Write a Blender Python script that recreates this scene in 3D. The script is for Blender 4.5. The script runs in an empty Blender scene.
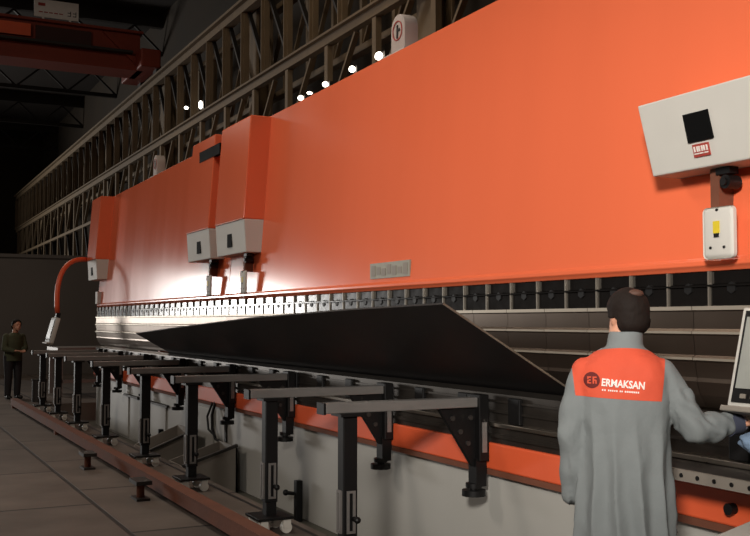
import bpy, bmesh, math, random
from mathutils import Vector, Matrix, noise
from mathutils.bvhtree import BVHTree
random.seed(7)
S = bpy.context.scene
COL = S.collection
R = math.radians

# ------------------------------------------------------------------ camera, world, lights, exposure
cam_d = bpy.data.cameras.new('camera'); cam = bpy.data.objects.new('camera', cam_d); COL.objects.link(cam)
cam_d.sensor_width = 36.0; cam_d.lens = 48.0; cam_d.clip_end = 200
cam.location = (0, 0, 1.58)
th, pit = R(26.76), R(3.03)
fwd = Vector((-math.cos(th)*math.cos(pit), math.sin(th)*math.cos(pit), math.sin(pit)))
cam.rotation_euler = fwd.to_track_quat('-Z', 'Y').to_euler()
S.camera = cam

w = bpy.data.worlds.new('world'); S.world = w; w.use_nodes = True
w.node_tree.nodes['Background'].inputs[0].default_value = (1.0, 0.86, 0.74, 1)
w.node_tree.nodes['Background'].inputs[1].default_value = 0.055

def area(name, loc, target, size, sizey, power, color):
    d = bpy.data.lights.new(name, 'AREA'); d.shape = 'RECTANGLE'; d.size = size; d.size_y = sizey
    d.energy = power; d.color = color
    o = bpy.data.objects.new(name, d); COL.objects.link(o); o.location = loc
    o.rotation_euler = (Vector(target)-Vector(loc)).to_track_quat('-Z', 'Y').to_euler()
    return o
def spot(name, loc, target, power, color, cone, blend, radius):
    d = bpy.data.lights.new(name, 'SPOT'); d.energy = power; d.color = color
    d.spot_size = R(cone); d.spot_blend = blend; d.shadow_soft_size = radius
    o = bpy.data.objects.new(name, d); COL.objects.link(o); o.location = loc
    o.rotation_euler = (Vector(target)-Vector(loc)).to_track_quat('-Z', 'Y').to_euler()
    return o
spot('assumed_floodlight', (2.0, -2.6, 4.2), (-5.0, 3.8, 1.95), 4200, (1.0, 0.94, 0.87), 37, 1.0, .6)  # assumed key lamp out of view, aimed where the ram is brightest
area('hall_fill_near', (-8.0, 1.6, 6.6), (-8.5, 1.0, 0), 2.0, 2.0, 100, (1.0, 0.9, 0.8))  # unseen fill light added overhead, mainly to lift the floor
area('hall_fill_far', (-26.0, 1.5, 8.0), (-23.0, 1.5, 0.0), 2.0, 2.0, 130, (1.0, 0.86, 0.72))  # unseen fill added for the far end, kept out of the ram's reflections
area('hall_fill_high', (-11.0, -9.0, 11.8), (-16.5, 3.8, 2.6), 2.2, 2.2, 580, (1.0, 0.88, 0.78))  # extra unseen fill, added to brighten the far ram
area('roof_fill', (-11.0, 3.0, 11.2), (-12.0, 7.0, 6.5), 3.0, 3.0, 120, (1.0, 0.82, 0.6))  # unseen warm fill added up high so the truss gets light
area('assumed_glare_light', (-50.5, -9.8, 3.3), (-12.0, 3.8, 2.4), 4.6, 4.4, 2300, (1.0, 0.97, 0.93))  # assumed unseen source for the ram glare; no door stands there

vs = S.view_settings
vs.view_transform = 'Standard'; vs.look = 'None'; vs.gamma = 1.0; vs.exposure = 0.0
vs.use_curve_mapping = False

# ------------------------------------------------------------------ materials
MATS = {}
def lin(c):
    return tuple(((v/255)/12.92 if v/255 <= .04045 else (((v/255)+.055)/1.055)**2.4) for v in c)
def mat(name, rgb, rough=.5, metal=0.0, vary=.12, scale=6.0, bump=0.0, bscale=40.0, spec=.5, stretch=None, rvar=.07, emit=None, estr=0):
    if name in MATS: return MATS[name]
    m = bpy.data.materials.new(name); m.use_nodes = True
    nt = m.node_tree; N = nt.nodes; L = nt.links
    b = N['Principled BSDF']
    c = lin(rgb)
    tc = N.new('ShaderNodeTexCoord'); mp = N.new('ShaderNodeMapping')
    L.new(tc.outputs['Object'], mp.inputs['Vector'])
    if stretch: mp.inputs['Scale'].default_value = stretch
    nz = N.new('ShaderNodeTexNoise'); nz.inputs['Scale'].default_value = scale; nz.inputs['Detail'].default_value = 6
    L.new(mp.outputs[0], nz.inputs['Vector'])
    mx = N.new('ShaderNodeMix'); mx.data_type = 'RGBA'
    mx.inputs[6].default_value = (*[v*(1-vary) for v in c], 1)
    mx.inputs[7].default_value = (*[min(1, v*(1+vary)) for v in c], 1)
    L.new(nz.outputs['Fac'], mx.inputs[0]); L.new(mx.outputs[2], b.inputs['Base Color'])
    mr = N.new('ShaderNodeMapRange'); mr.inputs[3].default_value = max(.02, rough-rvar); mr.inputs[4].default_value = min(1, rough+rvar)
    L.new(nz.outputs['Fac'], mr.inputs[0]); L.new(mr.outputs[0], b.inputs['Roughness'])
    b.inputs['Metallic'].default_value = metal
    b.inputs['Specular IOR Level'].default_value = spec
    if bump:
        n2 = N.new('ShaderNodeTexNoise'); n2.inputs['Scale'].default_value = bscale; n2.inputs['Detail'].default_value = 4
        L.new(mp.outputs[0], n2.inputs['Vector'])
        bp = N.new('ShaderNodeBump'); bp.inputs['Strength'].default_value = bump; bp.inputs['Distance'].default_value = .01
        L.new(n2.outputs['Fac'], bp.inputs['Height']); L.new(bp.outputs[0], b.inputs['Normal'])
    if emit:
        b.inputs['Emission Color'].default_value = (*lin(emit), 1); b.inputs['Emission Strength'].default_value = estr
    MATS[name] = m
    return m

ORANGE = mat('orange_enamel', (233, 112, 74), .165, vary=.05, scale=1.1, bump=.02, bscale=2.5, stretch=(2.2, 1, .3), spec=.4, rvar=.035)
ORANGE2 = mat('orange_rail_paint', (228, 96, 56), .42, vary=.1, scale=3)
WHITE = mat('off_white_enamel', (200, 197, 189), .65, vary=.05, scale=4)
BEDW = mat('bed_grey_white_paint', (172, 170, 163), .5, vary=.08, scale=1.5)
BLACK = mat('black_painted_steel', (15, 14, 14), .5, vary=.2, spec=.3)
BLACKG = mat('black_glass', (8, 8, 8), .8, vary=.05, spec=.1)
CLAMPM = mat('blackened_clamp_steel', (20, 18, 17), .15, metal=.1, vary=.2, scale=9)
STEEL = mat('bright_steel', (190, 182, 170), .3, metal=1, vary=.1)
PUNCH = mat('ground_tool_steel', (132, 118, 106), .38, metal=1, vary=.12, scale=2)
GLINT = mat('painted_glint_band', (196, 186, 170), .45, metal=.7, vary=.05)  # lamp reflection on the punch ledges, painted in as a paler band
SPACER = mat('grey_spacer_steel', (150, 142, 130), .45, metal=.7)
DIE = mat('die_steel', (84, 78, 72), .4, metal=.85, vary=.2, scale=8)
BARG = mat('arm_grey_steel', (136, 132, 128), .42, metal=.5, vary=.12, scale=14, stretch=(4, .6, 4))
SHEET = mat('mill_scale_sheet', (40, 36, 36), .52, metal=.35, vary=.25, scale=1.4)
EDGE = mat('sheared_plate_edge', (122, 110, 97), .45, metal=.6)
RUST = mat('rust_brown_steel', (108, 62, 42), .85, vary=.35, scale=5, bump=.3, bscale=30)
DARKST = mat('dark_steel', (52, 48, 45), .55, metal=.3, vary=.2)
TRUSS = mat('truss_dusty_paint', (120, 102, 78), .75, vary=.3, scale=3)
GALV = mat('dusty_plate', (138, 130, 120), .6, metal=.2, vary=.2, scale=3)
CRANE = mat('crane_orange_paint', (128, 48, 28), .6, vary=.25, scale=1.2)
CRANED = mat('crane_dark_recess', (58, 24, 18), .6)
DUSTW = mat('dusty_white_paint', (172, 160, 152), .7)
PARTN = mat('partition_grey', (96, 90, 85), .75, vary=.15, scale=.8)
SCREEN = mat('screen_grey', (150, 152, 146), .3, vary=.25, scale=7)
YELLOW = mat('yellow_sticker', (214, 190, 40), .5)
RED = mat('red_sticker', (160, 60, 50), .5)
WSTICK = mat('white_sticker', (225, 218, 210), .5)
GREYPL = mat('nameplate_grey', (138, 134, 118), .5, vary=.3, scale=14)
CASTER = mat('caster_pale_nylon', (205, 200, 190), .4)
COAT = mat('coat_grey_cloth', (120, 125, 125), .85, vary=.08, scale=10, bump=.15, bscale=60)
YOKE = mat('coat_orange_cloth', (210, 82, 54), .85, vary=.07, scale=10, bump=.15, bscale=60)
NAVY = mat('navy_lining', (62, 66, 82), .85)
SHIRT = mat('lilac_shirt', (150, 144, 160), .85)
SKIN = mat('skin', (206, 150, 122), .55, vary=.08)
HAIR = mat('dark_brown_hair', (30, 22, 18), .75, vary=.3, scale=40, spec=.2, bump=.2, bscale=90, stretch=(1, 1, .3))
SCALP = mat('thin_hair_scalp', (84, 56, 44), .7)
LOGOW = mat('logo_white', (238, 228, 220), .8)
LOGOD = mat('logo_dark_red', (96, 26, 22), .8)
GREENJ = mat('olive_jacket', (74, 78, 56), .85)
TROUS = mat('dark_trousers', (36, 35, 38), .85)
SHOE = mat('black_shoe', (20, 19, 18), .5)
BLUEC = mat('pale_blue_cloth', (120, 142, 168), .9, vary=.12, scale=20)
LAMP = mat('lit_lamp', (255, 246, 230), .4, emit=(255, 244, 225), estr=6)

def floor_mat():
    m = bpy.data.materials.new('steel_floor_plates'); m.use_nodes = True
    nt = m.node_tree; N = nt.nodes; L = nt.links; b = N['Principled BSDF']
    tc = N.new('ShaderNodeTexCoord'); mp = N.new('ShaderNodeMapping')
    mp.inputs['Location'].default_value = (.5, .63, 0)
    L.new(tc.outputs['Object'], mp.inputs['Vector'])
    br = N.new('ShaderNodeTexBrick'); L.new(mp.outputs[0], br.inputs['Vector'])
    br.inputs['Scale'].default_value = 1.0; br.inputs['Brick Width'].default_value = 2.1; br.inputs['Row Height'].default_value = 1.2
    br.inputs['Mortar Size'].default_value = .022; br.inputs['Mortar Smooth'].default_value = .3; br.offset = .37
    br.inputs['Color1'].default_value = (*lin((112, 101, 92)), 1); br.inputs['Color2'].default_value = (*lin((86, 78, 71)), 1)
    br.inputs['Mortar'].default_value = (*lin((38, 33, 30)), 1)
    nz = N.new('ShaderNodeTexNoise'); nz.inputs['Scale'].default_value = 1.6; nz.inputs['Detail'].default_value = 8
    L.new(tc.outputs['Object'], nz.inputs['Vector'])
    mx = N.new('ShaderNodeMix'); mx.data_type = 'RGBA'; mx.blend_type = 'MULTIPLY'; mx.inputs[0].default_value = .6
    cr = N.new('ShaderNodeValToRGB'); cr.color_ramp.elements[0].position = .3; cr.color_ramp.elements[1].position = .7
    cr.color_ramp.elements[0].color = (.35, .32, .3, 1)
    L.new(nz.outputs['Fac'], cr.inputs[0]); L.new(br.outputs['Color'], mx.inputs[6]); L.new(cr.outputs[0], mx.inputs[7])
    L.new(mx.outputs[2], b.inputs['Base Color'])
    b.inputs['Roughness'].default_value = .6; b.inputs['Metallic'].default_value = .15
    bp = N.new('ShaderNodeBump'); bp.inputs['Strength'].default_value = .6; bp.inputs['Distance'].default_value = .02
    mt = N.new('ShaderNodeMath'); mt.operation = 'SUBTRACT'; L.new(nz.outputs['Fac'], mt.inputs[0]); L.new(br.outputs['Fac'], mt.inputs[1])
    L.new(mt.outputs[0], bp.inputs['Height']); L.new(bp.outputs[0], b.inputs['Normal'])
    return m
FLOORM = floor_mat()
CONC = mat('pit_concrete', (84, 82, 72), .8, vary=.2, scale=2)
WALLM = mat('dark_hall_wall', (54, 45, 34), .9, vary=.4, scale=.7)
ROOFM = mat('dark_roof_sheet', (40, 33, 28), .9, vary=.3, scale=.5)

# ------------------------------------------------------------------ helpers
class MB:
    """collects shapes in world coordinates; build() links them as one mesh object, stored relative to the root it belongs to"""
    def __init__(s): s.bm = bmesh.new()
    def box(s, x0, x1, y0, y1, z0, z1, rot=None, bev=0, seg=2):
        r = bmesh.ops.create_cube(s.bm, size=1)
        vsx = r['verts']; c = Vector(((x0+x1)/2, (y0+y1)/2, (z0+z1)/2))
        for v in vsx: v.co = Vector((v.co.x*(x1-x0), v.co.y*(y1-y0), v.co.z*(z1-z0)))
        if bev:
            es = list({e for v in vsx for e in v.link_edges})
            rr = bmesh.ops.bevel(s.bm, geom=es, offset=bev, segments=seg, affect='EDGES', profile=.5)
            vsx = list({v for f in rr['faces'] for v in f.verts} | {v for v in vsx if v.is_valid})
        for v in vsx:
            co = v.co.copy()
            if rot is not None: co = rot @ co
            v.co = co + c
        return s
    def prism(s, prof, x0, x1, bev=0, axis='x'):
        """extrude a closed (a, z) profile along x (or y)"""
        def P(a, z, t): return (t, a, z) if axis == 'x' else (a, t, z)
        A = [s.bm.verts.new(P(a, z, x0)) for a, z in prof]; B = [s.bm.verts.new(P(a, z, x1)) for a, z in prof]
        fs = [s.bm.faces.new(A), s.bm.faces.new(B[::-1])]
        n = len(prof)
        for i in range(n): fs.append(s.bm.faces.new((A[i], B[i], B[(i+1) % n], A[(i+1) % n])))
        bmesh.ops.recalc_face_normals(s.bm, faces=fs)
        if bev:
            es = list({e for f in fs for e in f.edges})
            bmesh.ops.bevel(s.bm, geom=es, offset=bev, segments=2, affect='EDGES', profile=.5)
        return s
    def cyl(s, p0, p1, r0, r1=None, n=20, cap=True):
        r1 = r0 if r1 is None else r1
        p0, p1 = Vector(p0), Vector(p1); d = p1-p0
        m = Matrix.Translation((p0+p1)/2) @ d.to_track_quat('Z', 'Y').to_matrix().to_4x4()
        bmesh.ops.create_cone(s.bm, cap_ends=cap, segments=n, radius1=r0, radius2=r1, depth=d.length, matrix=m)
        return s
    def bar(s, p0, p1, wx, wy):
        p0, p1 = Vector(p0), Vector(p1); d = p1-p0
        m = Matrix.Translation((p0+p1)/2) @ d.to_track_quat('Z', 'Y').to_matrix().to_4x4() @ Matrix.Diagonal((wx, wy, d.length, 1))
        bmesh.ops.create_cube(s.bm, size=1, matrix=m)
        return s
    def sph(s, c, r, sc=(1, 1, 1), n=16):
        m = Matrix.Translation(c) @ Matrix.Diagonal((*sc, 1))
        bmesh.ops.create_uvsphere(s.bm, u_segments=n, v_segments=max(6, n//2), radius=r, matrix=m)
        return s
    def cap(s, p0, p1, r0, r1):
        """tapered capsule: two balls and a cone, for the figures"""
        s.sph(p0, r0, n=20).sph(p1, r1, n=20)
        if (Vector(p0)-Vector(p1)).length > 1e-4: s.cyl(p0, p1, r0, r1, n=24)
        return s
    def chain(s, pts):
        for (a, ra), (b, rb) in zip(pts, pts[1:]): s.cap(a, b, ra, rb)
        return s
    def loft(s, rings, n=40):
        """rings: (x, y, z, rx, ry[, power]) horizontal super-ellipses joined from bottom to top"""
        prev = None; first = None
        for rg in rings:
            x, y, z, rx, ry = rg[:5]; p = rg[5] if len(rg) > 5 else 2.0
            vr = []
            for i in range(n):
                t = 2*math.pi*i/n; c, sn = math.cos(t), math.sin(t)
                vr.append(s.bm.verts.new((x+rx*math.copysign(abs(c)**(2/p), c), y+ry*math.copysign(abs(sn)**(2/p), sn), z)))
            if prev:
                for i in range(n): s.bm.faces.new((prev[i], prev[(i+1) % n], vr[(i+1) % n], vr[i]))
            else: first = vr
            prev = vr
        s.bm.faces.new(first[::-1]); s.bm.faces.new(prev)
        return s
    def tube(s, pts, r, n=12):
        pts = [Vector(p) for p in pts]; prev = None; q0 = None
        for i, p in enumerate(pts):
            d = (pts[min(i+1, len(pts)-1)]-pts[max(i-1, 0)]).normalized()
            q = d.to_track_quat('Z', 'Y') if q0 is None else (q0.to_matrix() @ Vector((0, 0, 1))).rotation_difference(d) @ q0
            q0 = q; vr = []
            for k in range(n):
                t = 2*math.pi*k/n
                vr.append(s.bm.verts.new(p + q @ Vector((r*math.cos(t), r*math.sin(t), 0))))
            if prev:
                for k in range(n): s.bm.faces.new((prev[k], prev[(k+1) % n], vr[(k+1) % n], vr[k]))
            else: s.bm.faces.new(vr[::-1])
            prev = vr
        s.bm.faces.new(prev)
        return s
    def mesh(s, name, m, off=(0, 0, 0), smooth=False):
        off = Vector(off)
        for v in s.bm.verts: v.co -= off
        bmesh.ops.recalc_face_normals(s.bm, faces=s.bm.faces[:])
        me = bpy.data.meshes.new(name); s.bm.to_mesh(me); s.bm.free()
        for mm in (m if isinstance(m, (list, tuple)) else [m]): me.materials.append(mm)
        if smooth:
            for p in me.polygons: p.use_smooth = True
        return me
    def build(s, name, m, root=None, smooth=False, auto=False, parent=None):
        off = base(root) if root is not None else (0, 0, 0)
        me = s.mesh(name, m, off, smooth)
        if auto: shade_auto(me)
        o = bpy.data.objects.new(name, me); COL.objects.link(o)
        o.parent = parent if parent is not None else root
        return o
    def solo(s, name, m, loc, label, cat, group=None, kind=None, smooth=False, auto=False):
        """a thing that is one mesh, origin at loc"""
        me = s.mesh(name, m, loc, smooth)
        if auto: shade_auto(me)
        o = bpy.data.objects.new(name, me); COL.objects.link(o); o.location = loc
        tag(o, label, cat, group, kind); return o
def shade_auto(me, ang=35):
    for p in me.polygons: p.use_smooth = True
    bm = bmesh.new(); bm.from_mesh(me)
    for e in bm.edges:
        if len(e.link_faces) == 2 and e.calc_face_angle(0) > R(ang): e.smooth = False
    bm.to_mesh(me); bm.free()
BASES = {}
def base(o): return BASES.get(o.name, Vector(o.location))
def tag(o, label=None, cat=None, group=None, kind=None):
    if label: o['label'] = label
    if cat: o['category'] = cat
    if group: o['group'] = group
    if kind: o['kind'] = kind
    return o
def thing(name, loc, label, cat, group=None):
    o = bpy.data.objects.new(name, None); COL.objects.link(o); o.empty_display_size = .1
    o.location = loc; BASES[o.name] = Vector(loc)
    return tag(o, label, cat, group)
def copy_tree(o, parent=None):
    c = o.copy(); COL.objects.link(c)
    if parent is not None: c.parent = parent
    for ch in list(o.children): copy_tree(ch, c)
    return c
def struct(mb, name, m):
    o = mb.build(name, m); o['kind'] = 'structure'; return o
def inst(o, name, parent, loc):
    c = bpy.data.objects.new(name, o.data); COL.objects.link(c); c.parent = parent; c.location = loc; return c

# ------------------------------------------------------------------ the hall
PX0, PX1, PY0, PY1, PZ = -19.9, -4.9, 3.05, 6.2, -.34      # the pit the machine stands in
fl = MB()
fl.box(-62, PX0, -12, 9, -.6, 0); fl.box(PX1, 4, -12, 9, -.6, 0)
fl.box(PX0, PX1, -12, PY0, -.6, 0); fl.box(PX0, PX1, PY1, 9, -.6, 0)
struct(fl, 'floor', FLOORM)
struct(MB().box(PX0-.2, PX1+.2, PY0-.2, PY1+.2, -.75, PZ), 'floor_pit', CONC)
struct(MB().box(-62, 4, 9, 9.3, -.6, 12.6), 'wall_back', WALLM)
struct(MB().box(-62.3, -62, -12, 9.3, -.6, 12.6), 'wall_far', WALLM)
ce = MB().box(-62, 4, -12, 9.3, 12.4, 12.6)
struct(ce, 'ceiling', ROOFM)
for i in range(8):
    x = -12.5-7.35*(i-1)
    if x < -61: break
    b = MB()
    b.box(x-.12, x+.12, -12, 9, 11.9, 12.4)
    for k in range(10):
        y = -11+2*k; b.bar((x, y, 11.0), (x, y+1, 11.9), .07, .07); b.bar((x, y+1, 11.9), (x, y+2, 11.0), .07, .07)
    b.box(x-.08, x+.08, -12, 9, 10.9, 11.05)
    struct(b, 'roof_beam', DARKST)
colx = [-5.15-7.35*i for i in range(8)]
for x in colx:
    c = MB()
    c.box(x-.25, x+.25, 7.12, 7.16, 0, 8.4).box(x-.25, x+.25, 7.43, 7.47, 0, 8.4).box(x-.03, x+.03, 7.16, 7.43, 0, 8.4)
    struct(c, 'column', TRUSS)
# grey partition far behind the machine's left end
struct(MB().box(-31.2, -31, 2.0, 6.4, 0, 3.45).box(-31.25, -30.95, 2.0, 6.4, 3.45, 3.55), 'wall_partition', PARTN)

# crane runway truss (one welded girder) and the bracing below it
t = thing('truss_girder', (-27, 7.0, 6.58), 'dusty brown lattice girder carrying the overhead crane, behind the orange machine', 'girder')
x0, x1 = colx[-1], colx[0]+2
MB().box(x0, x1, 6.88, 7.02, 6.32, 6.48).box(x0, x1, 6.80, 7.02, 6.46, 6.50).build('bottom_chord', TRUSS, t)
MB().box(x0, x1, 6.85, 7.05, 8.08, 8.24).box(x0, x1, 6.75, 7.1, 8.24, 8.30).build('top_chord', TRUSS, t)
pp = 1.225; npost = int((x1-x0)/pp)
p0 = MB().box(x0-.06, x0+.06, 6.90, 7.0, 6.48, 8.08).box(x0-.015, x0+.015, 6.84, 7.0, 6.48, 8.08).build('post', TRUSS, t)
d0 = MB().bar((x0+.05, 7.01, 8.08), (x0+pp-.05, 7.01, 6.48), .09, .05).build('diagonal', DARKST, t)
for i in range(1, npost):
    inst(p0, 'post', t, (i*pp, 0, 0))
    if i < npost-1: inst(d0, 'diagonal', t, (i*pp, 0, 0))
p1 = MB().box(x0+.5, x0+.6, 7.60, 7.7, 6.4, 8.2).build('post', TRUSS, t)
d1 = MB().bar((x0+.55+pp, 7.66, 8.15), (x0+.6, 7.66, 6.48), .08, .05).build('diagonal', TRUSS, t)
for i in range(0, npost-1):
    if i: inst(p1, 'post', t, (i*pp, 0, 0)); inst(d1, 'diagonal', t, (i*pp, 0, 0))
MB().box(x0, x1, 7.56, 7.74, 6.3, 6.42).box(x0, x1, 7.56, 7.74, 8.18, 8.3).build('rear_chord', TRUSS, t)
t = thing('bracing_frame', (-27, 7.0, 3.4), 'dusty lattice bracing between the columns under the crane girder', 'frame')
MB().box(x0, x1, 6.9, 7.02, 5.02, 5.12).build('rail', TRUSS, t)
q0 = MB().box(x0+.55, x0+.68, 6.9, 7.0, 3.4, 6.31).build('post', TRUSS, t)
q1 = MB().bar((x0+.7, 6.97, 5.15), (x0+1.7, 6.97, 6.28), .09, .05).build('diagonal', TRUSS, t)
q2 = MB().bar((x0+.7, 6.99, 5.0), (x0+1.7, 6.99, 3.5), .09, .05).build('diagonal', DARKST, t)
for i in range(1, 30):
    inst(q0, 'post', t, (i*1.8375, 0, 0)); inst(q1, 'diagonal', t, (i*1.8375, 0, 0)); inst(q2, 'diagonal', t, (i*1.8375, 0, 0))

# overhead crane
CX = -27.9
t = thing('bridge_crane', (CX, 7.0, 8.3), 'orange overhead bridge crane spanning the dark hall at upper left', 'crane')
MB().box(CX-.35, CX+.35, -10, 6.55, 8.62, 9.55).box(CX-.5, CX+.5, -10, 6.6, 8.5, 8.62).box(CX-.5, CX+.5, -10, 6.6, 9.55, 9.62).build('girder', CRANE, t)
MB().box(CX-1.3, CX+1.1, 6.4, 6.95, 8.5, 9.0, bev=.04).build('end_carriage', CRANE, t)
for sx in (-1.0, .8): MB().cyl((CX+sx, 6.85, 8.47), (CX+sx, 7.0, 8.47), .17).build('wheel', DARKST, t)
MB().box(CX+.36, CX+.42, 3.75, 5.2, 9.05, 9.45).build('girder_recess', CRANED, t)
MB().box(CX+.40, CX+.62, -8, 6.3, 8.95, 9.02).build('cable_tray', DARKST, t)
MB().prism([(5.7, 9.5), (6.4, 8.9), (6.4, 8.7), (5.5, 9.5)], CX+.36, CX+.44).build('brace', CRANE, t)
g = MB().box(CX+.40, CX+.44, 3.70, 4.85, 9.68, 10.16).box(CX+.41, CX+.43, 3.9, 3.96, 9.6, 9.7).box(CX+.41, CX+.43, 4.6, 4.66, 9.6, 9.7)
sg = g.build('sign', WSTICK, t)
m_ = MB()
m_.box(CX+.44, CX+.445, 3.80, 3.98, 9.98, 10.06)
for k in range(5): m_.box(CX+.44, CX+.445, 3.82+.13*k, 3.92+.13*k, 9.80, 9.83)
m_.build('sign_red_lines', RED, t, parent=sg)
m_ = MB()
for a in (4.56, 4.70): m_.box(CX+.44, CX+.445, a, a+.09, 9.78, 9.80).box(CX+.44, CX+.445, a, a+.09, 9.86, 9.88).box(CX+.44, CX+.445, a+.07, a+.09, 9.78, 9.92)
m_.build('sign_digits', DARKST, t, parent=sg)
MB().box(CX+.44, CX+.46, 2.4, 3.62, 9.12, 9.45).build('side_plate', ORANGE2, t)

# lit lamps seen over the ram
for i, (px, py, rw, rh) in enumerate([(378, 53, .085, .06), (351, 66.5, .06, .05), (324, 82, .055, .045), (299, 96, .055, .045), (308, 91, .03, .025), (198, 103, .06, .1), (183.5, 106, .04, .04)]):
    u = px-375; Y = 6.6 if px > 250 else 6.9
    tt = Y/(451+.8926*u); X = (-892.6+.451*u)*tt; Z = 1.58+(321-py)*tt
    lab = ['wide lit lamp over the ram edge, nearest to white arched housing', 'lit lamp over the ram edge, second from the white arched housing',
           'lit lamp over the ram edge, third from the white arched housing', 'lit lamp over the ram edge, farthest from the white housing before the box cover',
           'tiny dim lamp close beside the farthest ram edge lamp', 'tall glowing lamp on the lattice above the middle cylinder covers',
           'tiny round lamp on the lattice left of the tall glowing lamp'][i]
    o = thing('wall_lamp', (X, Y, Z), lab, 'lamp', 'lamps behind the machine')
    MB().sph((X, Y, Z), 1, (rw, .05, rh)).build('bulb', LAMP, o, smooth=True)
    MB().box(X-rw*1.1, X+rw*1.1, Y+.05, Y+.12, Z-rh*1.1, Z+rh*1.1).box(X-.02, X+.02, Y+.1, 6.95 if Y < 6.8 else 7.0, Z-.02, Z+.02).build('housing', DARKST, o)

# ------------------------------------------------------------------ press brakes
FY = 3.80
SL = .15/2.04
def face(z): return FY + max(0, z-1.833)*SL
def control_box(mbt, xa, xb, top, bot, root, sticker=True):
    """white box, its face tipped downward towards the operator"""
    zt, zb = 2.70, 2.335
    o = MB().prism([(top, zt), (face(zt)+.02, zt), (face(zb)+.02, zb), (bot, zb)], xa, xb, bev=.008).build('control_box', WHITE, root)
    def fy(z): return top+(bot-top)*(zt-z)/(zt-zb)
    return o, fy
def cover(xa, xb, root, zbot=2.70):
    yf = lambda z: face(z)-.24
    return MB().prism([(yf(zbot), zbot), (yf(3.86), 3.86), (face(3.86)+.02, 3.86), (face(zbot)+.02, zbot)], xa, xb, bev=.012).build('cylinder_cover', ORANGE, root)
def hang_plate(xc, root, wide=.17):
    """bracket under a control box and the white plate below it"""
    br = MB().box(xc-.055, xc, face(2.2)-.10, face(2.2)+.02, 2.13, 2.335).build('bracket', RUST, root)
    kn = MB().cyl((xc+.055, face(2.25)-.12, 2.26), (xc+.055, face(2.25)-.04, 2.26), .034, n=18).cyl((xc+.055, face(2.25)-.135, 2.26), (xc+.055, face(2.25)-.12, 2.26), .02, n=14).box(xc-.01, xc+.08, face(2.2)-.11, face(2.2)-.05, 2.30, 2.335).build('knob', BLACK, root, smooth=False, auto=True)
    pl = MB().box(xc-.09, xc-.09+wide, face(2.05)-.115, face(2.05)-.085, 1.885, 2.14, bev=.025, seg=4).build('plate', WHITE, root, auto=True)
    x_ = xc-.09
    MB().box(x_+wide*.38, x_+wide*.58, face(2.05)-.12, face(2.05)-.1145, 2.01, 2.07).build('yellow_sticker', YELLOW, root, parent=pl)
    MB().box(x_+wide*.40, x_+wide*.55, face(2.05)-.12, face(2.05)-.1145, 1.99, 2.008).cyl((x_+wide*.28, face(2.05)-.12, 1.94), (x_+wide*.28, face(2.05)-.112, 1.94), .007).cyl((x_+wide*.72, face(2.05)-.12, 1.94), (x_+wide*.72, face(2.05)-.112, 1.94), .007).cyl((x_+wide*.5, face(2.05)-.12, 2.125), (x_+wide*.5, face(2.05)-.112, 2.125), .007).build('screw', BLACK, root, parent=pl)

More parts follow.
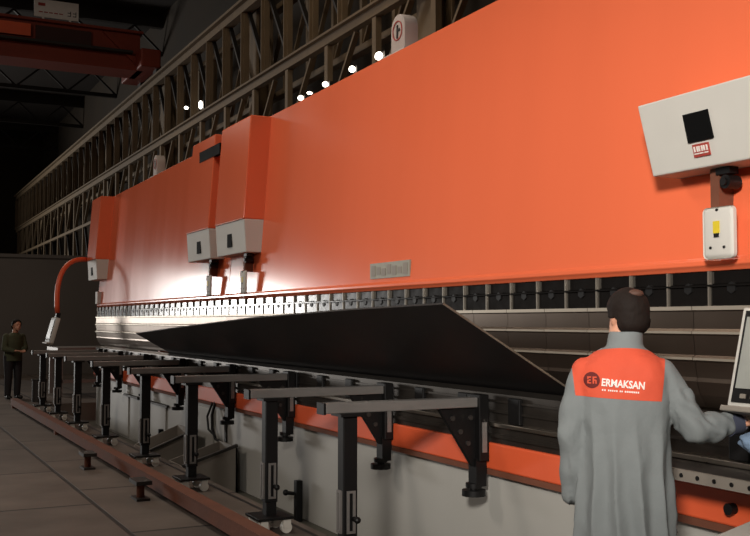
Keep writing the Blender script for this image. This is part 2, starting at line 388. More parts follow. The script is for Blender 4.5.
def press(xa, xb, label):
    root = thing('press_brake', ((xa+xb)/2, 4.4, PZ), label, 'press brake', 'tandem press brakes')
    g = .006
    MB().prism([(FY+.012, 1.833), (FY, 1.85), (FY-.012, 1.862), (FY-.012, 1.885), (FY+.004, 1.90), (face(3.87), 3.87), (4.5, 3.87), (4.5, 1.833)], xa+g, xb-g, bev=.004).build('ram', ORANGE, root)
    for xs in (xa+.05, xb-.17):
        MB().prism([(4.06, -.34), (5.9, -.34), (5.9, 3.9), (4.52, 3.9), (4.52, 2.1), (4.95, 1.9), (4.95, .8), (4.06, .7)], xs, xs+.12).build('side_frame', ORANGE2, root)
    # clamps, one per 290 mm, split by bright spacers
    n = round((xb-xa)/.29); pitch = (xb-xa)/n
    cl = MB(); cl.box(xa+.006, xa+pitch-.006, FY+.02, FY+.12, 1.765, 1.833, bev=.004).box(xa+.006, xa+pitch-.006, FY+.012, FY+.12, 1.655, 1.752, bev=.004)
    c0 = cl.build('clamp', CLAMPM, root)
    m1 = MB(); m1.cyl((xa+pitch*.5, FY+.006, 1.745), (xa+pitch*.5, FY+.03, 1.745), .03, n=6)
    m1.build('clamp_screw', BLACK, root, parent=c0)
    s0 = MB().box(xa-.005, xa+.005, FY+.002, FY+.12, 1.655, 1.833).build('clamp_spacer', SPACER, root)
    for i in range(1, n):
        c = inst(c0, 'clamp', root, (i*pitch, 0, 0)); inst(c0.children[0], 'clamp_screw', c, (0, 0, 0))
        inst(s0, 'clamp_spacer', root, (i*pitch, 0, 0))
    MB().box(xa, xb, FY+.002, FY+.06, 1.7535, 1.7635).build('clamp_strip', CLAMPM, root)
    # punch segments
    n = round((xb-xa)/.42); pitch = (xb-xa)/n
    pr = [(FY-.03, 1.655), (FY-.03, 1.635), (FY-.018, 1.628), (FY-.018, 1.540), (FY-.034, 1.526), (FY-.034, 1.514), (FY-.02, 1.505), (FY-.012, 1.405), (FY-.030, 1.392), (FY-.030, 1.380), (FY-.014, 1.37),
          (FY+.0, 1.29), (FY-.004, 1.27), (FY+.02, 1.2), (FY+.06, 1.137), (FY+.075, 1.137), (FY+.11, 1.25), (FY+.12, 1.40), (FY+.12, 1.655)]
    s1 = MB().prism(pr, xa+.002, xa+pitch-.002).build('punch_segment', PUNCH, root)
    s1.data.materials.append(GLINT)
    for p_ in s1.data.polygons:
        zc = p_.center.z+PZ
        if abs(p_.normal.y) > .9 and (abs(zc-1.52) < .004 or abs(zc-1.386) < .004 or abs(zc-1.645) < .004): p_.material_index = 1  # painted highlight on the ledge faces and top strip
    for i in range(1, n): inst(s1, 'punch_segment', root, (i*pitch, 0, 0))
    # die, die clamps, die rail, table
    MB().prism([(FY-.02, .90), (FY-.02, 1.09), (FY+.03, 1.118), (FY+.062, 1.10), (FY+.095, 1.118), (FY+.16, 1.09), (FY+.16, .90)], xa, xb).box(xa, xb, FY-.035, FY, 1.035, 1.05).box(xa, xb, FY-.035, FY, .965, .98).build('die', DIE, root)
    n = round((xb-xa)/.62); pitch = (xb-xa)/n
    k0 = MB().box(xa+pitch*.4, xa+pitch*.4+.13, FY-.055, FY-.02, .905, 1.075, bev=.008).build('die_clamp', BLACK, root)
    for i in range(1, n): inst(k0, 'die_clamp', root, (i*pitch, 0, 0))
    MB().box(xa, xb, FY-.055, FY+.2, .872, .90, bev=.005).build('ledge_rail', STEEL, root)
    MB().box(xa, xb, FY-.03, FY+.4, .762, .872).box(xa, xb, FY-.045, FY-.02, .80, .825).build('table_beam', DIE, root)
    # orange front rail and the white bed
    MB().box(xa, xb, FY-.055, FY+.3, .585, .762, bev=.012).build('front_rail', ORANGE2, root)
    MB().box(xa, xb, FY-.045, FY+.3, .545, .585).build('rail_lip', RUST, root)
    b = MB().box(xa+.008, xb-.008, FY, FY+.26, PZ, .545, bev=.006)
    b.build('bed', BEDW, root)
    return root

XL, XM, XR = -19.1, -11.42, -2.6
pr_r = press(XM, XR, 'near orange press brake, beside the worker in the grey coat')
pr_l = press(XL, XM, 'far orange press brake at the end of the line, beyond the seam')
# right machine: middle cover and box, big box at its right end
cover(-11.42, -10.40, pr_r)
cb, fy = control_box(None, -11.42, -10.40, 3.635, 3.66, pr_r)
MB().box(-11.0, -10.84, fy(2.5)-.006, fy(2.5)+.03, 2.42, 2.57).build('window', BLACKG, pr_r, parent=cb)
hang_plate(-10.62, pr_r)
cb, fy = control_box(None, -4.0, -3.0, 3.55, 3.65, pr_r)
ang = math.atan2(.10, .40); rt = Matrix.Rotation(-ang, 3, 'X')
def tilted(x0, x1, z0, z1, off, th_):
    zc = (z0+z1)/2; yc = fy(zc)-off
    h = (z1-z0)/math.cos(ang)
    return MB().box(x0, x1, yc-th_/2, yc+th_/2, zc-h/2, zc+h/2, rot=Matrix.Rotation(ang, 3, 'X'))
def xat(px, py, Y): return (-892.6+.451*(px-375))/(451+.8926*(px-375))*Y
tilted(-3.70, -3.535, 2.462, 2.60, .002, .012).build('window', BLACKG, pr_r, parent=cb)
st = tilted(-3.68, -3.575, 2.388, 2.45, .003, .008).build('sticker', RED, pr_r, parent=cb)
lw = MB()
for k, (a, b_) in enumerate([(-3.672, -3.642), (-3.638, -3.614), (-3.606, -3.582)]):
    q = tilted(a, b_, 2.400, 2.406, .009, .004); bmesh.ops.transform(q.bm, matrix=Matrix(), verts=q.bm.verts)
    me_ = bpy.data.meshes.new('t'); q.bm.to_mesh(me_); lw.bm.from_mesh(me_); q.bm.free(); bpy.data.meshes.remove(me_)
    for s_ in (-1, 1):
        q = tilted((a+b_)/2+s_*.009-.004, (a+b_)/2+s_*.009+.004, 2.412, 2.438, .009, .004)
        me_ = bpy.data.meshes.new('t'); q.bm.to_mesh(me_); lw.bm.from_mesh(me_); q.bm.free(); bpy.data.meshes.remove(me_)
lw.build('sticker_marks', WSTICK, pr_r, parent=cb)
hang_plate(-3.62, pr_r, .20)
# nameplate on the right machine's ram, worn lettering blocks
np_ = MB().box(-7.63, -6.93, face(2.0)-.012, face(2.0)+.02, 1.935, 2.065).build('nameplate', GREYPL, pr_r)
q = MB()
for k in range(7): q.box(-7.60+.094*k, -7.53+.094*k, face(2.0)-.015, face(2.0)-.011, 1.955+.012*(k % 2), 2.045-.014*(k % 3))
q.build('nameplate_pattern', GALV, pr_r, parent=np_)
# left machine: covers at both ends
c_ = cover(-12.63, -11.68, pr_l)
MB().prism([(3.682, 3.58), (3.682, 3.71), (3.74, 3.71), (3.74, 3.58)], -12.25, -11.43).build('cover_slot', BLACKG, pr_l, parent=c_)
cb, fy = control_box(None, -12.63, -11.68, 3.635, 3.66, pr_l)
MB().box(-12.2, -12.04, fy(2.5)-.006, fy(2.5)+.03, 2.42, 2.57).build('window', BLACKG, pr_l, parent=cb)
hang_plate(-11.9, pr_l)
cover(-19.25, -18.45, pr_l)
cb, fy = control_box(None, -19.25, -18.45, 3.635, 3.66, pr_l)
MB().box(-18.95, -18.8, fy(2.5)-.006, fy(2.5)+.03, 2.42, 2.57).build('window', BLACKG, pr_l, parent=cb)
MB().box(-19.0, -18.82, face(2.0)-.07, face(2.0)+.01, 1.9, 2.12).build('plate', WHITE, pr_l)
# bed details: panels and seams on the white front of the far machine
for (a, b_, z0, z1) in [(-18.6, -16.4, -.3, .36), (-16.1, -14.1, -.3, .36), (-13.9, -11.9, -.3, .5)]:
    MB().box(a, b_, FY-.022, FY+.01, z0, z1, bev=.006).build('bed_panel', BEDW, pr_l)
MB().box(-16.6, -13.9, FY-.06, FY, .36, .39).build('bed_shelf', DARKST, pr_l)
MB().tube([(-11.75, FY-.04, .6), (-11.7, FY-.10, .45), (-11.62, FY-.12, .3), (-11.55, FY-.1, .18), (-11.47, FY-.05, .14)], .018).build('cable', BLACK, pr_l)
MB().tube([(-11.85, FY-.04, .6), (-11.85, FY-.11, .42), (-11.7, FY-.14, .28), (-11.6, FY-.1, .22)], .014).build('cable', BLACK, pr_l)
MB().box(-11.47, -11.40, FY-.02, FY+.01, PZ, .5).build('bed_edge_strip', DARKST, pr_l)
# the knob on the front rail right of the worker and the perforated strip above it
MB().cyl((-3.58, FY-.095, .675), (-3.58, FY-.05, .675), .028).build('rail_knob', BLACK, pr_r, auto=True)
ps = MB().box(-4.35, -2.6, FY-.30, FY-.28, .812, .866).build('hole_strip', GALV, pr_r)
for k in range(16):
    x = -4.3+.105*k; MB().cyl((x, FY-.304, .839), (x, FY-.297, .839), .011, n=12).build('hole', BLACK, pr_r, parent=ps)
MB().box(-4.35, -2.6, FY-.28, FY-.02, .85, .868).build('strip_shelf', DARKST, pr_r)

# ------------------------------------------------------------------ the bent sheet
def wid(x):
    pts = [(-14.2, .50), (-11.3, .71), (-8.4, .905), (-6.24, 1.005), (-4.89, 1.045)]
    for (a, wa), (b, wb) in zip(pts, pts[1:]):
        if x <= b: return wa+(wb-wa)*(x-a)/(b-a)
    return pts[-1][1]
bm = bmesh.new(); nx = 48; rows = []
CA, SA = math.cos(R(30)), math.sin(R(30))
BY, BZ = FY+.062, 1.116
for i in range(nx+1):
    x = -14.2+(14.2-4.89)*i/nx; W = wid(x)+.07
    row = [(BY-CA*W*k/8, BZ+SA*W*k/8) for k in range(8, 0, -1)]+[(BY, BZ)]+[(BY+CA*.5*k/3, BZ+SA*.5*k/3) for k in range(1, 4)]
    rows.append([bm.verts.new((x, a, b)) for a, b in row])
for i in range(nx):
    for k in range(len(rows[0])-1): bm.faces.new((rows[i][k], rows[i+1][k], rows[i+1][k+1], rows[i][k+1]))
bmesh.ops.recalc_face_normals(bm, faces=bm.faces[:])
sol = bmesh.ops.solidify(bm, geom=bm.faces[:], thickness=.012)
mbs = MB(); mbs.bm.free(); mbs.bm = bm
for f in bm.faces:
    n = f.normal if f.normal.length else Vector((0, 0, 1))
bm.normal_update()
for f in bm.faces:
    xs = [v.co.x for v in f.verts]
    f.material_index = 1 if (abs(f.normal.x) > .8 and f.calc_area() < .02) else 0
mbs.solo('steel_sheet', [SHEET, EDGE], (-9.6, FY, 1.12), 'huge dark steel sheet bent in the press, its raised flange reaching out over the supports', 'steel sheet')

# ------------------------------------------------------------------ support arms
def make_arm(x):
    r = thing('support_arm', (x, 2.72, 0), None, 'support arm')
    zt = 1.065; ly = 2.72
    MB().box(x-.05, x+.05, 2.545, 3.70, zt-.065, zt, bev=.006).build('bar', BARG, r)
    MB().box(x-.055, x+.055, 2.53, 2.546, zt-.07, zt+.003).build('end_cap', BLACK, r)
    lg = MB().box(x-.044, x+.044, ly-.05, ly+.05, .22, zt-.085, bev=.006).box(x-.075, x+.075, ly-.08, ly+.08, zt-.086, zt-.065).build('leg', BLACK, r)
    MB().box(x-.03, x-.014, ly-.064, ly-.049, .26, .50).box(x+.014, x+.03, ly-.064, ly-.049, .26, .50).box(x-.03, x+.03, ly-.064, ly-.049, .5, .515).box(x-.03, x+.03, ly-.064, ly-.049, .25, .265).build('scale_frame', BARG, r, parent=lg)
    MB().box(x+.0495, x+.058, ly-.03, ly-.012, .26, .50).box(x+.0495, x+.058, ly+.012, ly+.03, .26, .50).box(x+.0495, x+.058, ly-.03, ly+.03, .5, .515).box(x+.0495, x+.058, ly-.03, ly+.03, .25, .265).build('scale_frame', BARG, r, parent=lg)
    MB().cyl((x+.045, ly+.02, .34), (x+.10, ly+.02, .34), .016).sph((x+.105, ly+.02, .34), .022, n=10).build('lock_knob', BLACK, r, parent=lg)
    MB().box(x-.04, x+.04, ly-.04, ly+.04, .12, .22).box(x-.15, x+.15, ly-.14, ly+.14, .105, .125, bev=.004).build('foot_plate', BLACK, r)
    for sx in (-.11, .11):
        for sy in (ly-.09, ly+.09):
            cs = MB().cyl((x+sx-.018, sy, .042), (x+sx+.018, sy, .042), .042, n=20).build('caster', CASTER, r, auto=True)
            MB().box(x+sx-.028, x+sx-.02, sy-.03, sy+.03, .04, .107).box(x+sx+.02, x+sx+.028, sy-.03, sy+.03, .04, .107).box(x+sx-.028, x+sx+.028, sy-.03, sy+.03, .095, .107).build('fork', CASTER, r, parent=cs)
    MB().prism([(3.38, zt-.065), (3.70, zt-.065), (3.70, .60), (3.645, .60)], x-.02, x+.02).build('gusset', BLACK, r)
    for (yy, zz) in [(3.48, .93), (3.54, .84), (3.60, .76), (3.62, .93)]: MB().cyl((x+.015, yy, zz), (x+.035, yy, zz), .018, n=8).build('bolt', DARKST, r)
    MB().box(x-.075, x+.075, 3.66, 3.737, .64, zt+.02, bev=.006).box(x-.05, x+.05, 3.65, 3.73, .47, .66).build('bracket', BLACK, r)
    MB().box(x+.0745, x+.083, 3.68, 3.715, .70, .90).build('slide_strip', BARG, r)
    MB().cyl((x, 3.66, .44), (x, 3.66, .47), .03).cyl((x, 3.66, .405), (x, 3.66, .445), .08, n=24).cyl((x, 3.66, .46), (x, 3.66, .49), .055).build('handwheel', BLACK, r, auto=True)
    return r
arm_x = [-5.78, -7.16, -9.22, -11.0, -13.05, -15.0, -16.7, -18.3]
words_ = ['first', 'second', 'third', 'fourth', 'fifth', 'sixth', 'seventh', 'eighth']
a0 = make_arm(arm_x[0])
for i, x in enumerate(arm_x):
    o = a0 if i == 0 else copy_tree(a0)
    o.location = (x, 2.72, 0)
    o['label'] = 'black wheeled support arm with grey bar, ' + ('nearest to the worker in grey coat' if i == 0 else words_[i]+' one counted from the worker in grey coat' if i < 7 else 'farthest one, under the far control pendant')
    o['group'] = 'support arms along the press brakes'

# ------------------------------------------------------------------ floor rail, jacks, bits at the bed
MB().box(-19.5, -3.2, 2.34, 2.46, .145, .16).box(-19.5, -3.2, 2.34, 2.352, .055, .15).box(-19.5, -3.2, 2.448, 2.46, .055, .15).box(-19.5, -3.2, 2.34, 2.46, .045, .06).box(-19.3, -19.2, 2.33, 2.47, 0, .05).box(-10, -9.9, 2.33, 2.47, 0, .05).box(-14.6, -14.5, 2.33, 2.47, 0, .05).box(-5, -4.9, 2.33, 2.47, 0, .05).solo(
    'steel_rail', RUST, (-11, 2.4, 0), 'long rusty brown steel rail lying along the floor before the support arms', 'rail')
def jack(x, y, label):
    r = thing('levelling_jack', (x, y, 0), label, 'jack', 'levelling jacks by the rail')
    MB().box(x-.12, x+.12, y-.06, y+.06, 0, .02).build('base', DARKST, r)
    MB().cyl((x, y, .02), (x, y, .14), .035).build('screw', RUST, r)
    MB().box(x-.14, x+.14, y-.07, y+.07, .14, .175).build('head', DARKST, r)
jack(-11.05, 2.12, 'small dark levelling jack on the plates, farther of the two')
jack(-8.95, 2.18, 'small dark levelling jack on the plates, nearer of the two')
def stop_post(x, label):
    r = thing('stop_post', (x, 3.72, PZ), label, 'post', 'black stop posts by the white bed')
    MB().box(x-.035, x+.035, 3.68, 3.745, PZ, .05, bev=.004).build('post', BLACK, r)
    MB().cyl((x-.03, 3.69, -.08), (x-.12, 3.64, -.08), .018).sph((x-.13, 3.635, -.08), .03, n=10).build('knob', BLACK, r)
stop_post(-9.0, 'short black post with knob against the white bed, nearer one')
stop_post(-14.1, 'short black post with knob against the white bed, farther one')
def trough(x0, x1, y0, y1, h0, h1, label):
    r = thing('steel_trough', ((x0+x1)/2, (y0+y1)/2, PZ), label, 'trough', 'steel troughs in the pit')
    MB().prism([(y0, PZ), (y1, PZ), (y1, PZ+h1), (y0, PZ+h0)], x1-.02, x1).prism([(y0, PZ), (y1, PZ), (y1, PZ+h1), (y0, PZ+h0)], x0, x0+.02).box(x0, x1, y1-.02, y1, PZ, PZ+h1).box(x0, x1, y0, y0+.02, PZ, PZ+h0).build('body', GALV, r)
    MB().bar((x1-.01, y0, PZ+h0+.01), (x1-.01, y1, PZ+h1+.01), .05, .03).build('rim', DARKST, r)
trough(-11.35, -10.75, 3.08, 3.70, .33, .52, 'low grey steel trough with sloping dark rim, nearer of two by the bed')
trough(-13.0, -12.2, 3.08, 3.66, .33, .56, 'low grey steel trough with sloping dark rim, farther of two by the bed')
# white arched housings on top of the rams
def housing(x, label):
    r = thing('arched_housing', (x, 4.22, 3.87), label, 'housing', 'white arched housings on the rams')
    pts = [(-.13, 3.873), (.13, 3.873)]+[(.13*math.cos(a*math.pi/10), 4.19+.13*math.sin(a*math.pi/10)) for a in range(0, 11)]
    MB().prism([(x+a, z) for a, z in pts], 4.15, 4.29, axis='y', bev=.01).build('body', DUSTW, r, auto=True)
    MB().box(x-.2, x+.2, 4.10, 4.32, 3.873, 3.97, bev=.01).build('base', DUSTW, r)
    q = MB()
    for a in range(24):
        a0_, a1_ = a*math.pi/12, (a+1)*math.pi/12
        q.bar((x+.085*math.cos(a0_), 4.148, 4.17+.085*math.sin(a0_)), (x+.085*math.cos(a1_), 4.148, 4.17+.085*math.sin(a1_)), .01, .01)
    q.build('red_ring', RED, r)
    MB().box(x-.012, x+.012, 4.142, 4.15, 4.10, 4.22).box(x+.008, x+.045, 4.142, 4.15, 4.16, 4.185).build('mark', DARKST, r)
housing(-7.78, 'white arched housing with red ring on top of the near orange ram')
housing(-16.3, 'pale arched housing on top of the far orange ram')

# ------------------------------------------------------------------ control pendants
def pendant(x, y, arm_pts, label):
    r = thing('control_pendant', (x, y, 1.18), label, 'control panel', 'control pendants')
    a = math.atan2(.12, .46); rot = Matrix.Rotation(-a, 3, 'X')
    c = Vector((x+.25, y+.06, 1.41))
    def tb(x0, x1, z0, z1, y0, y1, bev=0):
        mb = MB().box(x0, x1, y0, y1, z0, z1, bev=bev)
        for v in mb.bm.verts: v.co = rot @ v.co + c
        return mb
    tb(-.25, .25, -.235, .235, -.03, .05, .012).build('housing', WHITE, r, auto=True)
    bz = tb(-.222, .225, -.215, .215, -.036, -.028).build('bezel', BLACK, r)
    tb(-.205, .2, -.15, .185, -.041, -.035).build('screen', SCREEN, r)
    for k in range(6): tb(-.17+.06*k, -.14+.06*k, -.195, -.175, -.042, -.035).build('button', GALV, r)
    tb(-.03, .12, .235, .33, -.02, .05).build('mount', BLACK, r)
    tb(-.25, .25, -.262, -.236, -.07, .04, .006).build('tray', GALV, r)
    MB().tube(arm_pts, .045, 14).build('swan_neck', ORANGE2, r, smooth=True)
    return r
def arc(p0, p1, p2, n=14):
    p0, p1, p2 = map(Vector, (p0, p1, p2))
    return [(p0*(1-t)*(1-t)+p1*2*t*(1-t)+p2*t*t) for t in [i/n for i in range(n+1)]]
pendant(-3.4, 3.55, arc((-2.62, 4.0, 2.65), (-2.7, 3.45, 2.6), (-3.1, 3.70, 1.72)), 'control pendant with grey screen in front of the worker in grey coat')
pendant(-19.15, 2.9, arc((-19.3, 3.62, 2.74), (-18.9, 2.95, 2.75), (-18.85, 3.04, 1.72)), 'far control pendant hanging from an orange swan neck at machine end')
# white cabinet corner beside the worker
cabx = MB().box(-.45, .45, -.4, .4, 0, .70, bev=.006).box(-.47, .47, -.42, .42, .70, .74, bev=.006)
o = cabx.solo('cabinet', WHITE, (0, 0, 0), 'white cabinet top at the lower right corner beside the worker', 'cabinet')
o.rotation_euler.z = R(23)
ey = Vector((-math.sin(R(23)), math.cos(R(23)), 0)); ex = Vector((math.cos(R(23)), math.sin(R(23)), 0))
o.location = Vector((-2.98, 3.06, 0)) + ex*.47
# pale blue cloth on the pendant's tray
bm = bmesh.new(); bmesh.ops.create_icosphere(bm, subdivisions=4, radius=1)
for v in bm.verts:
    n_ = noise.noise(v.co*2.2)*.25; v.co = Vector((v.co.x*.10*(1+n_), v.co.y*.06*(1+n_), v.co.z*.05*(1+n_)))
mbs = MB(); mbs.bm.free(); mbs.bm = bm
CLOTH = mbs.solo('folded_cloth', BLUEC, (0, 0, 0), 'crumpled pale blue cloth under the worker\'s right hand', 'cloth', smooth=True)
CLOTH.location = (-3.21, 3.52, 1.045)

# ------------------------------------------------------------------ people
def remesh(mb, name, m, voxel, smooth_it=6):
    me = mb.mesh(name, m)
    o = bpy.data.objects.new(name, me); COL.objects.link(o)
    md = o.modifiers.new('r', 'REMESH'); md.mode = 'VOXEL'; md.voxel_size = voxel
    ms = o.modifiers.new('s', 'SMOOTH'); ms.iterations = smooth_it; ms.factor = .5
    dg = bpy.context.evaluated_depsgraph_get()
    me2 = bpy.data.meshes.new_from_object(o.evaluated_get(dg))
    o.modifiers.clear(); o.data = me2
    me2.materials.clear(); me2.materials.append(m)
    for p in me2.polygons: p.use_smooth = True
    bpy.data.meshes.remove(me)
    return o
def hand(mb, wrist, d, up, side, s=1.0):
    """palm, four bent fingers and a thumb; d = pointing direction, up = back of the hand, side = thumb side"""
    wrist, d, up, side = Vector(wrist), Vector(d).normalized(), Vector(up).normalized(), Vector(side).normalized()
    for k, off in enumerate((-.03, -.01, .01, .03)):
        mb.cap(wrist+side*off*.6, wrist+d*.085*s+side*off, .015, .012)
    for k, (off, L_) in enumerate([(.034, .068), (.012, .078), (-.011, .073), (-.033, .056)]):
        p = wrist+d*.09*s+side*off; q = p+d*L_*.5+up*-.008; e = q+(d*.75-up*.55).normalized()*L_*.5
        mb.chain([(p, .0095), (q, .0088), (e, .0075)])
    p = wrist+d*.025+side*.03; q = p+(d*.6+side*.7).normalized()*.045; e = q+(d*.95+side*.2-up*.3).normalized()*.036
    mb.chain([(p, .014), (q, .0105), (e, .0085)])
def head(mb, c, yaw):
    """skull, jaw, nose, ears, lips and brow, facing +y before yaw; c = middle of the skull"""
    Rz = Matrix.Rotation(yaw, 3, 'Z'); c = Vector(c)
    def P(x, y, z): return c + Rz @ Vector((x, y, z))
    def E(p, r, sc):
        m = Matrix.Translation(p) @ Rz.to_4x4() @ Matrix.Diagonal((*sc, 1))
        bmesh.ops.create_uvsphere(mb.bm, u_segments=24, v_segments=14, radius=r, matrix=m)
    E(P(0, -.005, .015), 1, (.076, .094, .09)); E(P(0, .03, -.055), 1, (.058, .062, .062)); E(P(0, .065, -.095), 1, (.026, .022, .02))
    mb.cap(P(0, .088, .0), P(0, .106, -.03), .008, .013); E(P(0, .088, -.062), 1, (.024, .01, .006)); E(P(0, .086, -.073), 1, (.021, .01, .006))
    for s_ in (-1, 1):
        E(P(s_*.03, .083, .006), 1, (.013, .009, .008)); E(P(s_*.03, .088, .022), 1, (.022, .008, .006))
        E(P(s_*.078, -.004, -.02), 1, (.010, .02, .033)); E(P(s_*.084, -.012, -.012), 1, (.007, .014, .024))
def hairmesh(c, yaw, root, parent, bald):
    Rz = Matrix.Rotation(yaw, 3, 'Z'); c = Vector(c)
    bm = bmesh.new(); bmesh.ops.create_icosphere(bm, subdivisions=5, radius=1)
    for v in bm.verts:
        p = v.co; b = 1+.025*noise.noise(p*4)+.012*noise.noise(p*17)
        g_ = 1+(.55*p.z*p.z if p.z < 0 else .12*(1-abs(p.z))*p.z)
        v.co = Vector((p.x*.086*b*g_, -.012+p.y*.097*b*g_, .012+p.z*.103*b))
    def drop(v):
        x, y, z = v.co
        if y > .072 and z < .07: return True
        if y > .02: return z < .01+(y-.02)*.9
        if y > -.03: return z < -.02
        return z < -.088
    bmesh.ops.delete(bm, geom=[v for v in bm.verts if drop(v)], context='VERTS')
    # hair goes down the nape: stretch the lowest back part
    for v in bm.verts:
        if v.co.y < -.03 and v.co.z < -.02: v.co.y = min(v.co.y, -.055+(-.02-v.co.z)*.05); v.co.x *= 1.0
    for v in bm.verts: v.co = c + Rz @ v.co
    mb = MB(); mb.bm.free(); mb.bm = bm
    bmesh.ops.solidify(bm, geom=bm.faces[:], thickness=-.008)
    h = mb.build('hair', HAIR, root, smooth=True, parent=parent)
    return h

def set_world(o, root, parent):
    o.parent = parent if parent else root
def finish(root, ob, loc, rz):
    root.location = loc; root.rotation_euler.z = rz

# --- the worker in the grey coat: built standing at the origin facing +y
wk = thing('person', (0, 0, 0), 'worker seen from behind in long grey coat with orange yoke, reaching to the control pendant', 'person')
HC = (.022, .03, 1.612); HY = R(34)
Wr = Vector((.475, .12, 1.105)); El = Vector((.315, .0, 1.085)); Sh = Vector((.172, -.01, 1.345))
Wl = Vector((-.228, .03, .80)); Ell = Vector((-.236, -.03, 1.07)); Shl = Vector((-.172, -.01, 1.352))
b = MB()
b.loft([(0, 0, .86, .15, .10), (0, 0, .95, .165, .11), (0, 0, 1.1, .145, .10), (0, 0, 1.28, .155, .10), (0, 0, 1.36, .14, .08), (0, .005, 1.43, .07, .06)])
b.cap((0, .005, 1.40), (0, .03, 1.57), .062, .056)
head(b, HC, HY)
for s_ in (-1, 1):
    b.chain([((s_*.09, 0, .90), .092), ((s_*.10, .01, .50), .062), ((s_*.105, -.02, .09), .042)])
    b.chain([((s_*.105, -.03, .05), .04), ((s_*.115, .08, .035), .035), ((s_*.12, .15, .028), .026)])
b.chain([(Shl, .045), (Ell, .042), (Wl, .03)]); b.chain([(Sh, .045), (El, .042), (Wr, .03)])
hand(b, Wl, (.4, .12, -1), (-1, 0, 0), (0, 1, 0)); hand(b, Wr+Vector((.02, .01, .0)), (.85, .42, .10), (0, -.1, 1), (-.42, .85, 0))
body = remesh(b, 'body', SKIN, .006, 4); body.parent = wk
hairmesh(HC, HY, wk, wk, True)
# thinning crown
sc = MB(); Rz = Matrix.Rotation(HY, 3, 'Z')
bmesh.ops.create_uvsphere(sc.bm, u_segments=20, v_segments=10, radius=1, matrix=Matrix.Translation(Vector(HC)+Rz @ Vector((0, -.066, .092))) @ Matrix.Diagonal((.038, .032, .02, 1)))
sc.build('thin_crown', SCALP, wk, smooth=True)
# coat: torso, sleeves and collar grown together, then folds
c = MB()
c.loft([(0, 0, .40, .230, .185), (0, 0, .60, .216, .17), (0, 0, .80, .210, .155), (0, 0, .95, .204, .148), (0, 0, 1.08, .200, .14), (0, -.005, 1.22, .205, .14, 2.3), (0, -.008, 1.32, .207, .135, 2.5),
        (0, -.008, 1.375, .192, .115, 2.5), (0, -.004, 1.42, .150, .098, 2.3), (.004, .004, 1.455, .10, .084)], 64)
c.loft([(.008, .005, 1.42, .085, .083), (.014, .010, 1.505, .078, .078), (.016, .012, 1.532, .075, .075)], 40)
c.chain([(Shl, .064), (Shl*.5+Ell*.5+Vector((-.006, 0, 0)), .066), (Ell, .063), (Wl*.55+Ell*.45, .060), (Wl+Vector((0, 0, -.01)), .055)])
c.chain([(Sh, .064), (Sh*.5+El*.5+Vector((.008, 0, 0)), .072), (El+Vector((0, 0, .008)), .070), (El*.5+Wr*.5, .064), (Wr-Vector((.02, .01, 0)), .055)])
coat = remesh(c, 'coat', COAT, .009, 5); coat.parent = wk
me = coat.data
nrm = [v.normal.copy() for v in me.vertices]
for v, n_ in zip(me.vertices, nrm):
    p = v.co; ang_ = math.atan2(p.x, -p.y)
    k = 0
    if p.z < 1.22 and abs(p.x) < .24:
        f = min(1, (1.22-p.z)/.45)
        k += f*.034*(.5-abs(math.sin(ang_*5.5+.6+1.1*noise.noise(Vector((p.x*2.5, p.y*2.5, p.z*1.9)))*2)))
    k += .010*noise.noise(Vector((p.x*7, p.y*7, p.z*3.5)))+.007*(.4-abs(noise.noise(Vector((p.x*5+p.z*3, p.y*5, p.z*4)))))+.004*noise.noise(Vector((p.x*22, p.y*22, p.z*12)))
    if p.x > .23 and p.z < 1.28:                                    # bunched sleeve
        t_ = (p-El).dot((Wr-El).normalized()); k += .004*math.sin(t_*60+p.z*50+4*noise.noise(p*9))+.006*noise.noise(p*16)
    if p.x < -.22: k += .003*math.sin(p.z*45+p.y*20)
    if p.z > 1.42: k *= .3
    v.co = p + n_*k
# yoke: cut clean lines, then part the cloth
bm = bmesh.new(); bm.from_mesh(me)
def cut(co, no):
    bmesh.ops.bisect_plane(bm, geom=bm.verts[:]+bm.edges[:]+bm.faces[:], plane_co=co, plane_no=no)
HEMN = Vector((.05, 0, 1)).normalized(); HEM = Vector((0, 0, 1.232))
SLN = Vector((-1, 0, -.12)).normalized(); SLO = Vector((-.218, 0, 1.3)); SRN = Vector((1, 0, -.12)).normalized(); SRO = Vector((.172, 0, 1.3))
COLN = Vector((0, .25, 1)).normalized(); COLO = Vector((0, -.08, 1.458))
cut(HEM, HEMN); cut(SLO, SLN); cut(SRO, SRN); cut(COLO, COLN)
yf = []
for f in bm.faces:
    p = f.calc_center_median()
    if (p-HEM).dot(HEMN) > 0 and (p-SLO).dot(SLN) < 0 and (p-SRO).dot(SRN) < 0 and (p-COLO).dot(COLN) < 0: yf.append(f)
yb = bmesh.new(); yset = set(yf); vmap = {}
for f in yf:
    vv = []
    for v in f.verts:
        if v not in vmap: vmap[v] = yb.verts.new(v.co + v.normal*.0015)
        vv.append(vmap[v])
    yb.faces.new(vv)
bmesh.ops.delete(bm, geom=yf, context='FACES')
bm.to_mesh(me); bm.free()
for p in me.polygons: p.use_smooth = True
ymb = MB(); ymb.bm.free(); ymb.bm = yb
yoke = ymb.build('yoke', YOKE, wk, smooth=True, parent=coat); yoke['label'] = 'orange yoke'
dy = bmesh.new(); dy.from_mesh(yoke.data); bvh = BVHTree.FromBMesh(dy)
def drape(mb_or_bm, off):
    for v in mb_or_bm.verts:
        hit = bvh.ray_cast(Vector((v.co.x, -1, v.co.z)), Vector((0, 1, 0)))
        y = hit[0].y if hit[0] else -.135
        v.co.y = y-off
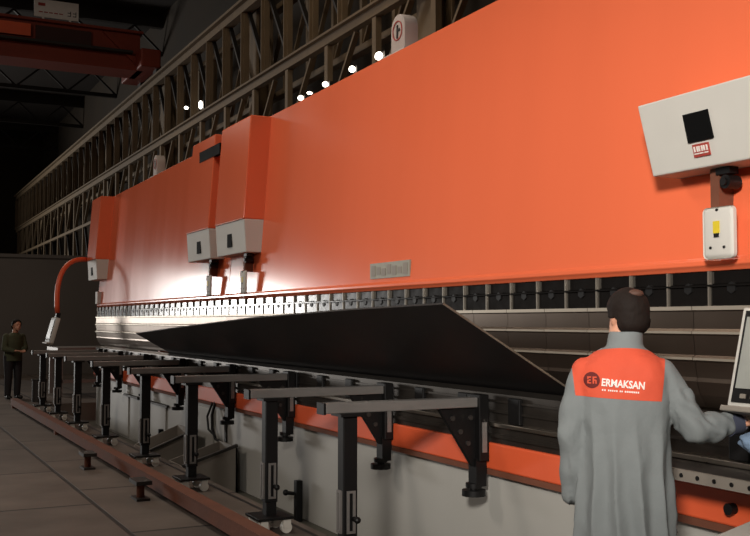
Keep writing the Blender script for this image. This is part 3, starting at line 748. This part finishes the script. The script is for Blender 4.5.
def words_mesh(txt, size, x, z, bold, m, name, slope):
    cu = bpy.data.curves.new('t', 'FONT'); cu.body = txt; cu.size = size; cu.offset = bold*.6; cu.shear = .12; cu.resolution_u = 3
    ob = bpy.data.objects.new('t', cu); COL.objects.link(ob)
    dg = bpy.context.evaluated_depsgraph_get()
    mm = bpy.data.meshes.new_from_object(ob.evaluated_get(dg)); bpy.data.objects.remove(ob)
    bm = bmesh.new(); bm.from_mesh(mm); bpy.data.meshes.remove(mm)
    for v in bm.verts: v.co = Vector((x+v.co.x*.80, 0, z+v.co.y-slope*v.co.x))
    for k in range(-20, 20):
        bmesh.ops.bisect_plane(bm, geom=bm.verts[:]+bm.edges[:]+bm.faces[:], plane_co=(k*.01, 0, 0), plane_no=(1, 0, 0))
    for k in range(0, 12):
        bmesh.ops.bisect_plane(bm, geom=bm.verts[:]+bm.edges[:]+bm.faces[:], plane_co=(0, 0, z-.02+k*.008), plane_no=(0, 0, 1))
    drape(bm, .006)
    mb = MB(); mb.bm.free(); mb.bm = bm
    return mb.build(name, m, wk, parent=coat)
words_mesh('ERMAKSAN', .046, -.098, 1.292, .0022, LOGOW, 'lettering', .06)
q = MB(); xx = -.094
for L_ in (.02, .044, .016, .064):
    n_ = max(2, int(L_/.008))
    for k in range(n_):
        a = xx+L_*k/n_; q.box(a, a+.0055, 0, .001, 1.268-.06*(a+.08), 1.2755-.06*(a+.08))
    xx += L_+.006
drape(q.bm, .003); q.build('small_lettering', LOGOW, wk, parent=coat)
q = MB(); ex_, ez_ = -.139, 1.315
ring = []
for k in range(36):
    a = 2*math.pi*k/36; ring.append((ex_+.036*math.cos(a), ez_+.036*math.sin(a)))
bmq = q.bm; cv = bmq.verts.new((ex_, 0, ez_)); rr_ = [[bmq.verts.new((ex_+(x_-ex_)*f_, 0, ez_+(z_-ez_)*f_)) for x_, z_ in ring] for f_ in (.4, .7, 1)]
for k in range(36):
    bmq.faces.new((cv, rr_[0][k], rr_[0][(k+1) % 36]))
    for j in (0, 1): bmq.faces.new((rr_[j][k], rr_[j+1][k], rr_[j+1][(k+1) % 36], rr_[j][(k+1) % 36]))
drape(q.bm, .003); emb = q.build('emblem', LOGOD, wk, parent=coat)
q = MB()
for (a0_, a1_, b0_, b1_) in [(-.020, -.013, -.016, .016), (-.013, -.002, .010, .016), (-.013, -.004, -.003, .003), (-.013, -.002, -.016, -.010), (.004, .011, -.016, .016), (.011, .022, .010, .016), (.011, .02, -.003, .003), (.016, .022, -.016, .0)]:
    q.box(ex_+a0_, ex_+a1_, 0, .001, ez_+b0_, ez_+b1_)
drape(q.bm, .0045); q.build('emblem_mark', YOKE, wk, parent=coat)
dy.free()
# cuffs: lilac shirt and navy lining at the right wrist
dW = (Wr-El).normalized()
MB().cyl(Wr-dW*.01, Wr+dW*.052, .052, .05, n=24).build('cuff_lining', NAVY, wk, smooth=False, auto=True)
MB().cyl(Wr+dW*.035, Wr+dW*.075, .042, .04, n=24).build('shirt_cuff', SHIRT, wk, auto=True)
# trousers and shoes below the coat
q = MB()
for s_ in (-1, 1): q.chain([((s_*.09, 0, .88), .105), ((s_*.10, .01, .50), .082), ((s_*.105, -.02, .10), .07)])
tr = remesh(q, 'trousers', TROUS, .012, 4); tr.parent = wk
for s_ in (-1, 1):
    q = MB().chain([((s_*.105, -.045, .05), .048), ((s_*.115, .08, .045), .045), ((s_*.122, .17, .035), .034)])
    for v in q.bm.verts: v.co.z = max(v.co.z, 0)
    q.build('shoe', SHOE, wk, smooth=True)
wk.location = (-3.594, 3.082, 0); wk.rotation_euler.z = R(51)

# --- the far worker in olive jacket, looking down
fw = thing('person', (0, 0, 0), 'far worker in olive jacket and dark trousers standing at the end of the rail', 'person')
b = MB(); H2 = (0, .14, 1.50)
b.loft([(0, 0, .84, .14, .10), (0, .01, 1.05, .14, .10), (0, .04, 1.25, .16, .11), (0, .06, 1.34, .06, .06)])
b.cap((0, .06, 1.32), (0, .11, 1.45), .058, .054); head(b, H2, 0)
for s_ in (-1, 1):
    b.chain([((s_*.09, 0, .86), .09), ((s_*.10, .02, .46), .06), ((s_*.10, 0, .08), .042)])
    b.chain([((s_*.10, 0, .05), .04), ((s_*.11, .14, .03), .03)])
    b.chain([((s_*.17, .04, 1.27), .055), ((s_*.22, .08, 1.02), .042), ((s_*.10, .27, .98), .03)])
    hand(b, (s_*.09, .28, .98), (-s_*.5, .85, 0), (0, 0, 1), (-s_*.85, -.5, 0))
body = remesh(b, 'body', SKIN, .008, 3); body.parent = fw
hairmesh(H2, 0, fw, fw, False)
q = MB().loft([(0, 0, .76, .19, .15), (0, .01, .95, .185, .14), (0, .03, 1.15, .195, .145), (0, .045, 1.27, .18, .12), (0, .06, 1.345, .075, .07)])
for s_ in (-1, 1): q.chain([((s_*.17, .04, 1.26), .07), ((s_*.225, .08, 1.02), .06), ((s_*.11, .25, .98), .048)])
jk = remesh(q, 'jacket', GREENJ, .012, 4); jk.parent = fw
q = MB()
for s_ in (-1, 1): q.chain([((s_*.09, 0, .85), .105), ((s_*.10, .02, .46), .078), ((s_*.10, 0, .08), .065)])
tr = remesh(q, 'trousers', TROUS, .012, 4); tr.parent = fw
for s_ in (-1, 1):
    q = MB().chain([((s_*.10, -.02, .05), .05), ((s_*.115, .15, .035), .036)])
    for v in q.bm.verts: v.co.z = max(v.co.z, 0)
    q.build('shoe', SHOE, fw, smooth=True)
fw.location = (-21.6, 2.62, 0); fw.rotation_euler.z = R(-70)

# ------------------------------------------------------------------ clutter at the far end
MB().cyl((-20.6, 3.0, 0), (-20.6, 3.0, .42), .14, n=24).cyl((-20.6, 3.0, .42), (-20.6, 3.0, .44), .15, n=24).solo('drum', DARKST, (-20.6, 3.0, 0), 'dark metal drum on the floor behind the far worker', 'drum', auto=True)
r = thing('trestle', (-22.3, 4.2, 0), 'grey steel trestle table in the dark beyond the far pendant', 'trestle')
MB().box(-23, -21.6, 3.5, 4.9, .95, 1.02).build('top', BARG, r)
for sx in (-22.9, -21.7):
    for sy in (3.58, 4.82): MB().box(sx-.04, sx+.04, sy-.04, sy+.04, 0, .95).build('leg', BARG, r)
MB().box(-21.74, -21.66, 3.6, 4.8, .28, .35).build('crossbar', BARG, r)
